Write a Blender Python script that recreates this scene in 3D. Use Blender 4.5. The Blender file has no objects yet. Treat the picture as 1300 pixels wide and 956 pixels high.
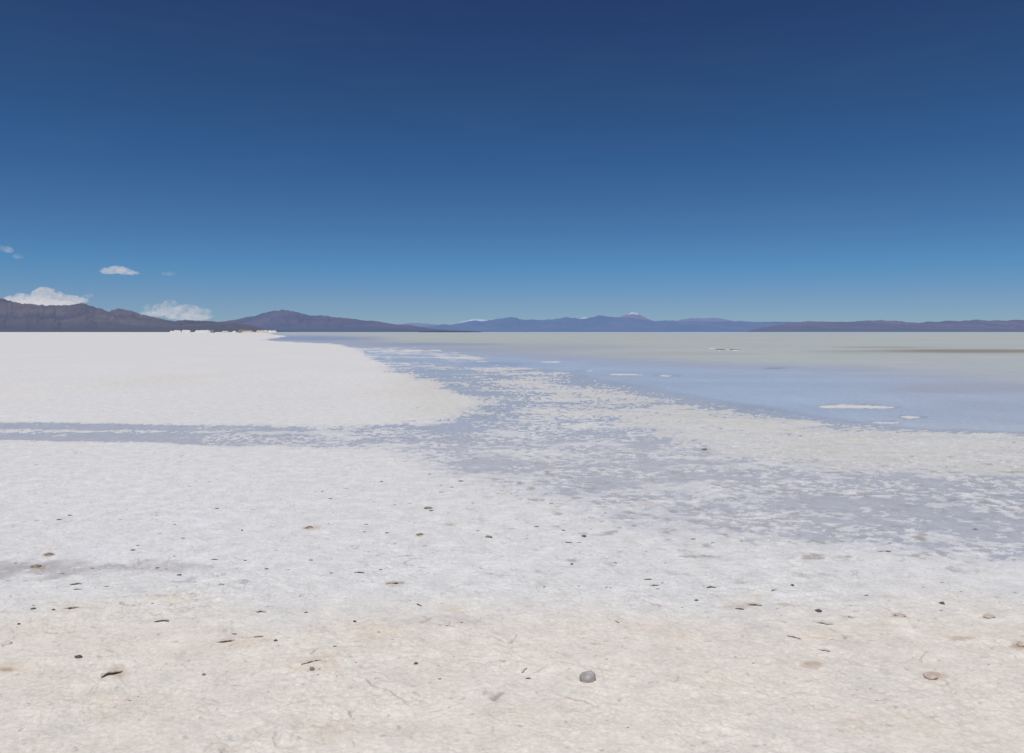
import bpy, bmesh, math, random
import numpy as np
from mathutils import Vector, Matrix, noise as mnoise

random.seed(7)
rng = np.random.default_rng(11)
scene = bpy.context.scene
COL = scene.collection
R = math.radians

# ---------------------------------------------------------------- camera
CAM_H = 1.65
F = 1011.0          # focal length in photo pixels (1300 wide)
HOR = 421.4
cam_d = bpy.data.cameras.new('camera')
cam = bpy.data.objects.new('camera', cam_d)
COL.objects.link(cam)
cam_d.sensor_fit = 'HORIZONTAL'
cam_d.sensor_width = 36.0
cam_d.lens = 36.0 * F / 1300.0
cam_d.shift_y = -(478.0 - HOR) / 1300.0
cam_d.clip_start = 0.05
cam_d.clip_end = 300000.0
cam.location = (0, 0, CAM_H)
cam.rotation_euler = (R(90), 0, 0)
scene.camera = cam

def at(px, py):
    """photo pixel on the flat -> world X, Y (measured positions)"""
    Y = CAM_H * F / (py - HOR)
    return ((px - 650.0) / F * Y, Y)

# ---------------------------------------------------------------- noise
_ga = np.random.default_rng(99).uniform(0, 2 * np.pi, 4096)
_GC, _GS = np.cos(_ga), np.sin(_ga)
_PERM = np.random.default_rng(98).permutation(4096).astype(np.int32)

def gnoise(x, y, seed=0):
    """2-D gradient noise, about -1..1"""
    x = np.asarray(x, float); y = np.asarray(y, float)
    ix = np.floor(x); iy = np.floor(y)
    fx = x - ix; fy = y - iy
    ji = ix.astype(np.int64); jj = iy.astype(np.int64)
    u = fx * fx * fx * (fx * (fx * 6 - 15) + 10)
    v = fy * fy * fy * (fy * (fy * 6 - 15) + 10)
    def g(dx, dy):
        h = _PERM[(_PERM[(ji + dx + seed * 37) & 4095] + jj + dy + seed * 101) & 4095]
        return _GC[h] * (fx - dx) + _GS[h] * (fy - dy)
    n0 = g(0, 0) * (1 - u) + g(1, 0) * u
    n1 = g(0, 1) * (1 - u) + g(1, 1) * u
    return (n0 * (1 - v) + n1 * v) * 1.5

def fbm(x, y, scale, octaves, seed=0, gain=0.55, lac=2.03):
    s = 0; a = 1.0; t = 0; f = 1.0 / scale
    for o in range(octaves):
        c, s_ = math.cos(0.7 * o), math.sin(0.7 * o)
        s = s + a * gnoise((x * c - y * s_) * f + 17.3 * o, (x * s_ + y * c) * f - 9.1 * o, seed + o * 31)
        t += a; a *= gain; f *= lac
    return s / t

def smooth(a, b, x):
    t = np.clip((x - a) / (b - a), 0, 1)
    return t * t * (3 - 2 * t)

# ---------------------------------------------------------------- survey maps of the flat
# shorelines traced from the photograph on a grid of bearings and depths, then laid on the world
MX0, MX1, MY0, MY1 = -900, 2200, 415, 1200
GX, GY = np.meshgrid(np.arange(MX0, MX1, 2.0), np.arange(MY0, MY1, 0.5))

def inside(poly):
    p = np.array(poly, float)
    full = np.zeros(GX.shape, bool)
    i0 = int(max(0, (p[:, 0].min() - MX0) // 2)); i1 = int(min(GX.shape[1], (p[:, 0].max() - MX0) // 2 + 3))
    j0 = int(max(0, (p[:, 1].min() - MY0) // 0.5)); j1 = int(min(GX.shape[0], (p[:, 1].max() - MY0) // 0.5 + 3))
    gx = GX[j0:j1, i0:i1]; gy = GY[j0:j1, i0:i1]
    res = np.zeros(gx.shape, bool)
    n = len(p)
    for i in range(n):
        x1, y1 = p[i]; x2, y2 = p[(i + 1) % n]
        if y1 == y2:
            continue
        c = ((y1 > gy) != (y2 > gy)) & (gx < (x2 - x1) * (gy - y1) / (y2 - y1) + x1)
        res ^= c
    full[j0:j1, i0:i1] = res
    return full

def blur1(a, n, axis):
    if n < 1: return a
    k = 2 * n + 1
    pad = [(0, 0), (0, 0)]; pad[axis] = (n, n)
    b = np.pad(a, pad, mode='edge')
    c = np.cumsum(b, axis=axis)
    z = np.zeros_like(np.take(c, [0], axis=axis))
    c = np.concatenate([z, c], axis=axis)
    if axis == 0: return (c[k:] - c[:-k]) / k
    return (c[:, k:] - c[:, :-k]) / k

def blur(a, bx, by):
    """bx, by in photo pixels"""
    for _ in range(2):
        a = blur1(a, int(round(bx / 2.0)), 1)
        a = blur1(a, int(round(by / 0.5)), 0)
    return a

B = np.full(GX.shape, -1.25)
def setp(poly, v): B[inside(poly)] = v
# speckled zone of brine and crust between the dry salt and the open water
setp([(455, 439), (540, 442), (600, 449), (640, 460), (720, 474), (800, 492), (880, 510), (900, 545), (900, 565),
      (700, 602), (600, 575), (590, 530), (604, 512), (545, 488), (480, 462)], 0.08)
setp([(462, 446), (560, 452), (620, 463), (660, 480), (640, 492), (680, 510), (640, 540), (600, 535), (604, 512), (545, 488), (480, 462)], -0.22)
setp([(640, 469), (700, 471), (735, 474), (740, 477), (690, 478), (560, 474)], 0.2)
setp([(600, 484), (700, 485), (792, 490), (800, 493), (700, 493), (610, 490)], 0.25)
setp([(690, 505), (830, 507), (900, 520), (860, 528), (760, 520), (680, 514)], 0.15)
setp([(745, 511), (800, 510), (850, 516), (840, 523), (780, 521)], -0.6)
# wheel-rut bands running in from the left
setp([(-900, 533), (0, 537), (200, 540), (400, 541), (560, 544), (620, 560), (640, 575), (560, 590), (480, 572), (350, 569), (300, 573),
      (215, 564), (100, 561), (0, 559), (-900, 552)], -0.62)
setp([(225, 544), (400, 545), (600, 548), (640, 575), (560, 582), (480, 571), (350, 568), (300, 572), (240, 566)], -0.02)
setp([(280, 548), (420, 550), (480, 555), (400, 556), (300, 553)], -0.2)
# grey wet flat on the right
setp([(580, 560), (700, 545), (860, 548), (1000, 580), (1320, 604), (2200, 640), (2200, 742), (1320, 705), (1200, 697), (1100, 688),
      (1000, 682), (900, 672), (830, 664), (770, 650), (730, 632), (680, 615), (620, 603)], 0.02)
setp([(640, 572), (760, 572), (860, 574), (900, 579), (840, 580), (700, 577)], 0.25)
setp([(900, 600), (1000, 606), (1120, 612), (1000, 616), (920, 610)], 0.12)
setp([(960, 560), (1000, 578), (1320, 606), (1320, 615), (1180, 606), (1060, 597), (980, 588)], 0.2)
# pale crust tongue
setp([(690, 496), (780, 501), (850, 506), (900, 513), (950, 521), (1000, 529), (1030, 533), (1100, 544), (1200, 550), (1300, 552),
      (2200, 575), (2200, 650), (1300, 607), (1200, 603), (1130, 592), (1080, 594), (1030, 588), (980, 578), (920, 567), (870, 561),
      (848, 552), (836, 540), (850, 532), (790, 512)], 0.75)
# dry salt
setp([(-900, 415), (338, 415), (345, 424.5), (372, 427), (332, 431.2), (350, 433), (420, 436), (455, 441), (463, 450), (482, 462), (512, 474),
      (546, 488), (582, 500), (604, 512), (602, 520), (588, 528), (572, 538), (400, 541), (200, 539.5), (100, 537), (0, 536.5), (-900, 532)], 1.05)
setp([(-900, 540), (0, 544), (120, 546.3), (205, 547.5), (240, 548.5), (200, 549.2), (100, 549.4), (0, 549), (-900, 545)], 0.8)
setp([(-900, 552), (0, 559), (100, 561), (200, 562), (260, 565.5), (300, 567), (350, 567), (420, 568), (480, 571), (540, 584), (580, 597),
      (620, 609), (680, 621), (730, 638), (770, 655), (830, 669), (900, 677), (1000, 687), (1100, 693), (1200, 703), (1320, 712), (2200, 750),
      (2200, 1200), (-900, 1200)], 1.05)
Bsharp = B.copy()
Bn = blur(B, 5, 1.2)
Bn2 = blur(B, 18, 2.4); wn = smooth(436, 470, GY) * (0.35 + 0.65 * smooth(150, 400, GX)); Bn = Bn * (1 - wn) + Bn2 * wn
Bw = blur(B, 26, 9)
wfar = smooth(480, 560, GY)
wfar = wfar * smooth(330, 520, GX)
B = Bn * (1 - wfar) + (0.15 * Bn + 0.85 * Bw) * wfar
tg_top = smooth(600, 760, GX) * smooth(478, 492, GY) * smooth(562, 546, GY)
Bt = blur(Bsharp, 60, 5)
B = B * (1 - tg_top) + Bt * tg_top
near_r = smooth(575, 600, GY) * smooth(420, 560, GX)
Bw2 = blur(Bsharp, 45, 14)
B = B * (1 - near_r * 0.8) + Bw2 * near_r * 0.8
def isl(poly, v=1.3):
    global B
    m = blur(inside(poly).astype(float), 2, 0.5)
    B = B * (1 - m) + v * m
isl([(1040, 516), (1062, 513.8), (1105, 514.6), (1148, 517), (1095, 518.6), (1048, 518)])
isl([(1138, 529.6), (1158, 528.2), (1180, 530), (1155, 532)])
isl([(828, 477), (845, 475.8), (866, 477.4), (846, 478.8)])
isl([(776, 474.8), (800, 474), (814, 475.6), (795, 476.6)])
isl([(688, 459), (705, 458), (716, 459.5), (700, 460.6)], 0.6)
isl([(560, 441.2), (650, 441.6), (690, 443), (600, 443)], -0.6)
isl([(725, 471), (742, 470), (756, 471.5), (740, 472.4)], 0.6)
isl([(1100, 536), (1128, 535), (1150, 537), (1120, 538.4)], 0.5)
isl([(905, 520), (925, 518.6), (938, 520.4), (920, 521.6)], 0.5)
isl([(1000, 537), (1030, 536.4), (1060, 539), (1025, 540)], 0.8)
isl([(1240, 551), (1280, 551), (1300, 553), (1260, 554)], 0.9)

def sample(M, px, py):
    u = np.clip((px - MX0) / 2.0, 0, GX.shape[1] - 1.001)
    v = np.clip((py - MY0) / 0.5, 0, GX.shape[0] - 1.001)
    i = u.astype(int); j = v.astype(int); fu = u - i; fv = v - j
    return ((M[j, i] * (1 - fu) + M[j, i + 1] * fu) * (1 - fv) + (M[j + 1, i] * (1 - fu) + M[j + 1, i + 1] * fu) * fv)

def to_px(X, Y):
    Ys = np.maximum(Y, 0.8)
    px = 650 + F * X / Ys
    py = HOR + F * CAM_H / Ys
    return px, np.minimum(py, 1190)

# hoof prints and hollows in the near salt
pits = []
for _ in range(60):
    px_ = rng.uniform(-60, 1360); py_ = rng.uniform(690, 1000)
    x_, y_ = at(px_, py_)
    pits.append((x_, y_, rng.uniform(0.010, 0.034), rng.uniform(0, 3.14), rng.uniform(1.1, 2.0)))
pits = [p for p in pits if p[1] < 6.3]

def surface(X, Y):
    """height and descriptive fields of the flat at world X, Y"""
    X = np.asarray(X, float); Y = np.asarray(Y, float)
    r = np.hypot(X, Y) + 1e-6
    px, py = to_px(X, Y)
    # irregular shoreline: warp in world metres, kept small against the distance
    wx = 0.018 * r * gnoise(X / (0.02 * r + 0.5), Y / (0.05 * r + 0.8), 3)
    wy = 0.05 * r * gnoise(X / (0.03 * r + 0.5), Y / (0.05 * r + 0.8), 5) * smooth(0, 40, r) * 0.35
    amp = np.clip(30.0 / r, 0.0, 1.0)
    p2x, p2y = to_px(X + wx * amp, Y + wy * amp)
    b = sample(B, p2x, p2y)
    # broken crust, from metres down to centimetres
    n = (0.50 * fbm(X * 0.7, Y, 3.1, 3, 40) + 0.55 * fbm(X * 0.75, Y, 0.95, 3, 50) + 0.45 * fbm(X * 0.7, Y, 0.33, 3, 60))
    far = smooth(14, 60, r)
    n = n * (1 - 0.35 * far) + far * 1.0 * fbm(X * 0.30, Y * 0.75, 1.9, 3, 90)
    fine = fbm(X, Y, 0.13, 3, 70)
    patch = 0.35 + 1.3 * smooth(-0.25, 0.3, fbm(X, Y, 0.8, 2, 76))
    n = n + 1.35 * patch * (0.6 * fine + 0.5 * fbm(X * 0.6, Y, 0.065, 3, 72, gain=0.75)) * (1 - 0.8 * far) + far * 0.75 * fbm(X * 0.5, Y * 0.8, 0.6, 2, 74) * (1 - smooth(60, 110, r))
    d = b * 1.0 + n * 1.15
    z = 0.0075 * np.tanh(d * 1.3) + 0.0012 * n * smooth(0, 1, d)
    near = 1 - smooth(7, 22, r)
    # dry microrelief: pebbly popcorn crust, soft swells, curved cracks
    dry = smooth(0.1, 0.9, d)
    pop = fbm(X, Y, 0.055, 3, 110)
    lump = np.abs(fbm(X, Y, 0.24, 3, 120))
    swell = fbm(X, Y, 1.3, 2, 130)
    rough = 0.25 + 1.25 * smooth(-0.3, 0.35, fbm(X, Y, 0.55, 2, 116))
    z = z + dry * near * rough * (0.0050 * pop + 0.0105 * lump + 0.009 * swell + 0.0024 * fbm(X, Y, 0.022, 2, 114) * smooth(7.5, 5, r))
    cw = gnoise(X * 1.4, Y * 1.4, 7) * 0.5
    c1 = fbm(X + cw * 0.35, Y + cw * 0.5, 0.62, 3, 140, gain=0.42)
    cm = smooth(0.04, 0.22, fbm(X, Y, 0.20, 2, 150)) * smooth(-0.15, 0.2, fbm(X, Y, 1.1, 2, 155))
    cl = np.exp(-(np.abs(c1) / (0.006 + 0.007 * np.clip(cm, 0, 1))) ** 2) * cm
    c2 = fbm(X * 1.2 + 5, Y * 0.9, 0.34, 2, 160, gain=0.4)
    cm2 = smooth(0.06, 0.26, fbm(X + 9, Y, 0.15, 2, 170)) * smooth(-0.1, 0.2, fbm(X, Y, 0.9, 2, 175))
    cl2 = np.exp(-(np.abs(c2 - 0.05) / 0.014) ** 2) * cm2
    crack = np.maximum(cl, 0.7 * cl2) * near * dry * smooth(9.5, 5.5, r)
    edge = np.clip(smooth(0.0, 0.09, c1) - smooth(0.09, 0.32, c1), 0, 1) * cm * near * dry
    z = z - 0.008 * crack + 0.004 * edge
    lnz = np.abs(fbm(X * 0.6, Y, 0.115, 2, 290)); z = z - 0.004 * np.exp(-(lnz / 0.05) ** 2) * smooth(0.0, 0.28, fbm(X, Y, 0.16, 2, 292)) * near * dry
    pit = np.zeros_like(z); rim = np.zeros_like(z)
    for (x0, y0, s, a, e) in pits:
        m = (np.abs(X - x0) < s * 4) & (np.abs(Y - y0) < s * 4)
        if not m.any(): continue
        dx = X[m] - x0; dy = Y[m] - y0
        q = np.hypot((dx * math.cos(a) + dy * math.sin(a)) / e, -dx * math.sin(a) + dy * math.cos(a)) / s
        q = q + 0.5 * gnoise(X[m] * 28, Y[m] * 28, 19)
        pit[m] = np.maximum(pit[m], 1 - smooth(0.3, 1.0, q))
        rim[m] = np.maximum(rim[m], np.exp(-((q - 1.25) / 0.35) ** 2))
    z = z - 0.007 * pit + 0.003 * rim
    # kilometres out the flat is simply flat, a hand above or below the brine
    vf = smooth(150, 900, r)
    z = z * (1 - vf) + vf * np.where(b > 0, 0.03, -0.03) * smooth(0, 0.3, np.abs(b))
    return z, d, b, n, crack, pit, px, py, r, pop, lump

# ---------------------------------------------------------------- helpers for materials / objects
def new_mat(name):
    m = bpy.data.materials.new(name); m.use_nodes = True
    nt = m.node_tree
    for n in list(nt.nodes): nt.nodes.remove(n)
    return m, nt
class NT:
    def __init__(s, nt): s.nt = nt
    def n(s, t, **kw):
        nd = s.nt.nodes.new(t)
        for k, v in kw.items():
            if k in nd.inputs.keys(): nd.inputs[k].default_value = v
            else: setattr(nd, k, v)
        return nd
    def l(s, a, b): s.nt.links.new(a, b)

def tag(o, label=None, cat=None, group=None, kind=None):
    if label: o['label'] = label
    if cat: o['category'] = cat
    if group: o['group'] = group
    if kind: o['kind'] = kind
    return o

def grid_mesh(name, P, closed=False):
    """P: rows x cols x 3"""
    nr, nc = P.shape[:2]
    me = bpy.data.meshes.new(name)
    me.vertices.add(nr * nc)
    me.vertices.foreach_set('co', P.reshape(-1).astype(np.float32))
    ii, jj = np.meshgrid(np.arange(nr - 1), np.arange(nc - 1 if not closed else nc), indexing='ij')
    a = ii * nc + jj; b_ = ii * nc + (jj + 1) % nc
    c = (ii + 1) * nc + (jj + 1) % nc; d_ = (ii + 1) * nc + jj
    q = np.stack([a, d_, c, b_], -1).reshape(-1, 4)
    me.loops.add(q.size); me.polygons.add(len(q))
    me.loops.foreach_set('vertex_index', q.reshape(-1).astype(np.int32))
    me.polygons.foreach_set('loop_start', (np.arange(len(q)) * 4).astype(np.int32))
    me.polygons.foreach_set('loop_total', np.full(len(q), 4, np.int32))
    me.polygons.foreach_set('use_smooth', np.ones(len(q), bool))
    me.update(calc_edges=True)
    return me

def col_attr(me, name, C):
    at_ = me.color_attributes.new(name, 'FLOAT_COLOR', 'POINT')
    A = np.ones((len(me.vertices), 4), np.float32)
    A[:, :3] = C.reshape(-1, 3)
    at_.data.foreach_set('color', A.reshape(-1))
def f_attr(me, name, V):
    at_ = me.attributes.new(name, 'FLOAT', 'POINT')
    at_.data.foreach_set('value', V.reshape(-1).astype(np.float32))

def srgb(r, g, b):
    f = lambda c: (c / 255 / 12.92) if c / 255 <= 0.04045 else ((c / 255 + 0.055) / 1.055) ** 2.4
    return np.array([f(r), f(g), f(b)])

# ---------------------------------------------------------------- clouds (real volumes behind the left range)
def cloud(name, label, blobs, dist, density, seed, thr=0.45, nscale=1.0, soft=0.14):
    """blobs: (px, py, rx px, ry px)"""
    s = dist / F
    cx = sum(b[0] for b in blobs) / len(blobs); cy = sum(b[1] for b in blobs) / len(blobs)
    bm = bmesh.new()
    rr_ = random.Random(seed)
    for (a, b_, rx, ry) in blobs:
        for k in range(2):
            ret = bmesh.ops.create_icosphere(bm, subdivisions=3, radius=1)
            ox, oy, oz = (a - cx) * s, rr_.uniform(-.35, .35) * rx * s * (k), -(b_ - cy) * s
            for v in ret['verts']:
                v.co = Vector((v.co.x * rx * s + ox, v.co.y * rx * s * 0.9 + oy, v.co.z * ry * s + oz))
    me0 = bpy.data.meshes.new('tmp'); bm.to_mesh(me0); bm.free()
    o0 = bpy.data.objects.new('tmp', me0); COL.objects.link(o0)
    md = o0.modifiers.new('r', 'REMESH'); md.mode = 'VOXEL'; md.voxel_size = s * 0.7
    dg = bpy.context.evaluated_depsgraph_get(); dg.update()
    me = bpy.data.meshes.new_from_object(o0.evaluated_get(dg)); me.name = name
    bpy.data.objects.remove(o0)
    data = [(Vector(v.co), Vector(v.normal)) for v in me.vertices]
    cos = []
    for co, nrm in data:
        p = co / (s * 9)
        co = co + nrm * s * (1.8 * mnoise.noise(p * 1.3 + Vector((seed, 0, 0))) + 1.5 * (0.35 - abs(mnoise.noise(p * 2.6 + Vector((0, seed, 0))))) + 0.7 * (0.3 - abs(mnoise.noise(p * 6))))
        cos.extend(co)
    me.vertices.foreach_set('co', cos); me.update()
    m, nt = new_mat(name + '_vapour')
    global N, geo
    N = NT(nt)
    out = N.n('ShaderNodeOutputMaterial'); vp = N.n('ShaderNodeVolumePrincipled')
    tc = N.n('ShaderNodeTexCoord')
    t = N.n('ShaderNodeTexNoise'); t.inputs['Scale'].default_value = nscale / (s * 9); t.inputs['Detail'].default_value = 5; t.inputs['Roughness'].default_value = 0.62
    mp = N.n('ShaderNodeMapping'); mp.inputs['Location'].default_value = (seed * 731.0, 0, 0); N.l(tc.outputs['Object'], mp.inputs['Vector'])
    N.l(mp.outputs[0], t.inputs['Vector'])
    mr = N.n('ShaderNodeMapRange'); mr.inputs['From Min'].default_value = thr; mr.inputs['From Max'].default_value = thr + soft
    mr.inputs['To Min'].default_value = 0.0; mr.inputs['To Max'].default_value = density; N.l(t.outputs[0], mr.inputs['Value'])
    N.l(mr.outputs[0], vp.inputs['Density'])
    vp.inputs['Color'].default_value = (0.985, 0.98, 0.975, 1); vp.inputs['Anisotropy'].default_value = 0.1
    N.l(vp.outputs[0], out.inputs['Volume'])
    me.materials.clear(); me.materials.append(m)
    for p in me.polygons: p.use_smooth = True
    o = bpy.data.objects.new(name, me); COL.objects.link(o)
    o.location = ((cx - 650) * s, dist, CAM_H + (HOR - cy) * s)
    tag(o, label, 'cloud')
    return o
cloud('cloud', 'large white cumulus cloud resting on the mountain ridge at far left',
      [(14, 380, 9, 4.5), (25, 377, 8, 5), (36, 379, 9, 6), (46, 374, 7, 5.5), (55, 370.5, 9, 6.5), (64, 372, 6.5, 5.5), (74, 375, 6.5, 4.5), (82, 378, 8, 5), (92, 378, 7, 4.5), (102, 381, 8, 4), (58, 380, 14, 7), (60, 387, 44, 6.5)], 30000, 0.0052, 3, thr=0.36, nscale=1.3, soft=0.24)
cloud('cloud', 'small flat white cloud floating clear of the mountains', [(137, 344, 11, 3.6), (147, 342.2, 12, 4.6), (158, 344.5, 12, 3.6), (168, 346.6, 9, 1.8)], 30000, 0.0032, 5, thr=0.36, nscale=1.3, soft=0.26)
cloud('cloud', 'ragged thin cloud low over the saddle of the hills', [(205, 391, 11, 6), (216, 385, 8, 6), (222, 396, 20, 7), (238, 394, 18, 7.5), (256, 396, 12, 6), (240, 402, 30, 5), (195, 398, 16, 4)], 36000, 0.0022, 8, thr=0.43, nscale=1.0, soft=0.25)
cloud('cloud', 'pale wisp of cloud left of the ragged cloud', [(190, 391, 8, 5), (200, 397, 12, 5)], 37000, 0.0010, 9, thr=0.45, nscale=1.4)
cloud('cloud', 'small grey white wisp high at the left edge', [(4, 315.5, 9, 4), (12, 318, 6, 3)], 30000, 0.0014, 11, thr=0.42)
cloud('cloud', 'faint thin wisp just below the one at the left edge', [(22, 325.5, 7, 2.6)], 30000, 0.0009, 12, thr=0.42)
cloud('cloud', 'faint tiny wisp right of the small flat cloud', [(214, 347.5, 9, 2.4)], 30000, 0.0006, 13, thr=0.40)
cloud('cloud', 'tiny puff off the right end of the large cumulus cloud', [(112, 375.6, 6, 2.4)], 30000, 0.0011, 14, thr=0.40)

# ---------------------------------------------------------------- the salt flat
dense = np.arange(-70, 1371, 1.35)
th_d = np.arctan((dense - 650) / F)
left = np.concatenate([np.linspace(-math.pi, -1.0, 24), np.linspace(-1.0, th_d[0], 60)[1:-1]])
right = np.concatenate([np.linspace(th_d[-1], 1.0, 60)[1:-1], np.linspace(1.0, math.pi, 24)[:-1]])
th = np.concatenate([left, th_d, right])
py_rows = np.concatenate([np.arange(1060, 470, -0.85), np.arange(470, 425, -0.5), np.arange(425, 422.2, -0.12)])
r_rows = CAM_H * F / (py_rows - HOR)
r_rows = np.concatenate([[0.02, 0.5, 1.0, 1.6, 2.1], r_rows, np.geomspace(r_rows[-1] * 1.08, 120000, 40)])
TH, RR = np.meshgrid(th, r_rows)
X = RR * np.sin(TH); Y = RR * np.cos(TH)
z, d, b, n, crack, pit, px, py, r, pop, lump = surface(X, Y)
behind = Y < 0.8
z = np.where(behind, 0.012, z)
d = np.where(behind, 1.5, d)

WHITE = np.array([0.775, 0.768, 0.745])
COOL = np.array([0.79, 0.785, 0.76])
WARM = np.array([0.825, 0.765, 0.670])
CREAM = np.array([0.675, 0.665, 0.61])
WETC = np.array([0.62, 0.628, 0.67])
def mixc(C, D, w): return C * (1 - w[..., None]) + D * w[..., None]
C = np.broadcast_to(WHITE, X.shape + (3,)).copy()
C = mixc(C, COOL, smooth(560, 660, py) * 0.9)
big = fbm(X, Y, 1.7, 3, 200)
C = mixc(C, WARM, smooth(735, 815, py + 30 * big - 0.0 * px) * 0.95)
C = mixc(C, WARM, smooth(430, 470, py) * smooth(560, 500, py) * np.clip(fbm(X, Y, 14, 2, 210) * 1.2, 0, 0.25))
tong = smooth(0, 1, blur(inside([(690, 496), (850, 500), (1000, 522), (1100, 538), (1300, 546), (2200, 570), (2200, 660), (1300, 612), (1100, 600),
      (980, 585), (870, 570), (800, 545)]).astype(float), 12, 4)[::1, ::1])
C = mixc(C, CREAM, sample(tong, px, py) * 0.85)
C = mixc(C, CREAM, smooth(450, 480, py) * smooth(545, 520, py) * smooth(450, 560, px) * 0.6)
def ell(cx, cy, rx, ry, soft=1.0):
    q = np.hypot((px - cx) / rx, (py - cy) / ry) + 0.55 * gnoise(X * 6, Y * 6, 77)
    return np.clip(1 - smooth(0.35, 1.25 * soft, q), 0, 1)
YEL = np.array([0.76, 0.66, 0.535]); TAN = np.array([0.50, 0.375, 0.27]); STAIN = np.array([0.50, 0.475, 0.475]); BRT = np.array([0.84, 0.84, 0.835])
for (cx, cy, rx, ry, w) in [(215, 760, 45, 9, .6), (480, 803, 46, 12, .8), (575, 775, 26, 6, .8), (820, 800, 40, 9, .7), (310, 817, 36, 11, .8),
                            (400, 846, 34, 14, .9), (1040, 808, 26, 9, .8), (712, 755, 14, 4, .6), (950, 760, 40, 8, .5), (60, 800, 60, 10, .4),
                            (860, 812, 24, 9, .6), (100, 772, 40, 10, .5), (20, 850, 34, 10, .8), (560, 850, 60, 10, .4), (1290, 800, 50, 10, .5),
                            (900, 862, 70, 12, .4), (150, 900, 80, 20, .5), (700, 910, 90, 20, .5), (1150, 920, 90, 24, .5), (430, 930, 60, 14, .6)]:
    C = mixc(C, YEL, ell(cx, cy, rx, ry) * w * 0.65)
for (cx, cy, rx, ry, w) in [(60, 724, 110, 12, .75), (200, 722, 70, 9, .6), (-60, 722, 120, 14, .7), (1100, 760, 60, 6, .15), (560, 790, 60, 10, .25)]:
    C = mixc(C, STAIN, ell(cx, cy, rx, ry) * w)
for (cx, cy, rx, ry, w) in [(257, 664, 26, 5, .9), (138, 708, 34, 7, .8), (1168, 724, 24, 5, .9), (1100, 697, 34, 4, .7), (660, 660, 50, 5, .4), (600, 720, 70, 9, .5),
                            (1280, 790, 30, 7, .5), (380, 640, 50, 5, .5)]:
    C = mixc(C, BRT, ell(cx, cy, rx, ry) * w)
for (cx, cy, rx, ry, w) in [(1255, 784, 10, 3.5, .8), (1142, 785, 11, 2.4, .6), (1079, 786, 11, 2.4, .45), (1221, 812, 20, 4, .55), (1297, 823, 14, 5, .9),
                            (1183, 860, 15, 6, .8), (1031, 846, 13, 5, .6), (397, 671, 13, 3.2, .6), (46, 721, 11, 3.2, .9), (62, 706, 9, 3, .9), (501, 742, 16, 4, .35),
                            (1193, 690, 15, 4.5, .55), (1266, 672, 18, 4, .6), (1223, 657, 22, 3.5, .5), (800, 573, 46, 2.2, .5), (894, 571, 14, 2, .7), (885, 577, 44, 3, .5), (752, 622, 12, 4, .5),
                            (828, 641, 20, 4, .5), (533, 680, 6, 2.5, .8), (8, 852, 14, 3.5, .9), (150, 857, 14, 9, .6), (925, 597, 24, 3, .35),
                            (570, 667, 12, 3, .5), (930, 772, 26, 4.5, .45), (995, 768, 12, 3, .5), (1010, 706, 26, 3, .25)]:
    C = mixc(C, TAN, ell(cx, cy, rx, ry) * w)
# faint ochre streaks far out on the dry salt
C = mixc(C, YEL * 0.92, np.clip(fbm(X * 0.5, Y * 0.16, 3.0, 3, 230) - 0.16, 0, 1) * smooth(580, 520, py) * smooth(425, 440, py) * 0.5)
# damp rims darken toward the brine
damp = 1 - smooth(-0.25, 0.75, d)
damp = damp * smooth(1.03, 0.72, b)
damp_n = np.clip(damp + 0.22 * np.clip(-fbm(X, Y, 0.5, 3, 240), 0, 1) * smooth(540, 640, py), 0, 1)
C = mixc(C, WETC, damp_n * 0.80)
sub = smooth(0.15, -0.1, d) * smooth(470, 520, py)
C = mixc(C, np.array([0.46, 0.47, 0.53]), sub * np.clip(0.5 - 1.6 * fbm(X, Y * 0.8, 0.16, 4, 245), 0, 1) * 0.55)
C = mixc(C, np.array([0.80, 0.80, 0.80]), sub * np.clip(fbm(X, Y * 0.8, 0.10, 3, 247) * 2.4 - 0.1, 0, 1) * 0.8)
lowc = smooth(1.0, 0.5, b) * smooth(520, 560, py)
C = mixc(C, np.array([0.64, 0.645, 0.665]), lowc * np.clip(0.55 - 1.3 * fbm(X, Y * 0.8, 0.12, 3, 249), 0, 1) * 0.6)
tg = sample(tong, px, py) * smooth(0.1, 0.6, d)
C = mixc(C, np.array([0.56, 0.575, 0.53]), tg * np.clip(fbm(X * 0.35, Y, 0.9, 4, 252) * 2.2, 0, 1) * 0.7)
C = mixc(C, np.array([0.70, 0.71, 0.72]), tg * np.clip(fbm(X * 0.35 + 40, Y, 0.7, 4, 254) * 2.2, 0, 1) * 0.7)
C = mixc(C, np.array([0.62, 0.55, 0.46]), tg * np.clip(fbm(X * 0.3 + 80, Y, 0.8, 3, 256) * 2.2 - 0.35, 0, 1) * 0.6)
mudm = np.clip(fbm(X + 3, Y, 0.22, 3, 250) - 0.22, 0, 1) * 3.0 * smooth(560, 600, py) * smooth(560, 640, px) * smooth(1.6, 0.5, d) * smooth(760, 700, py)
C = mixc(C, np.array([0.34, 0.30, 0.25]), np.clip(mudm, 0, 0.6))
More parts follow.
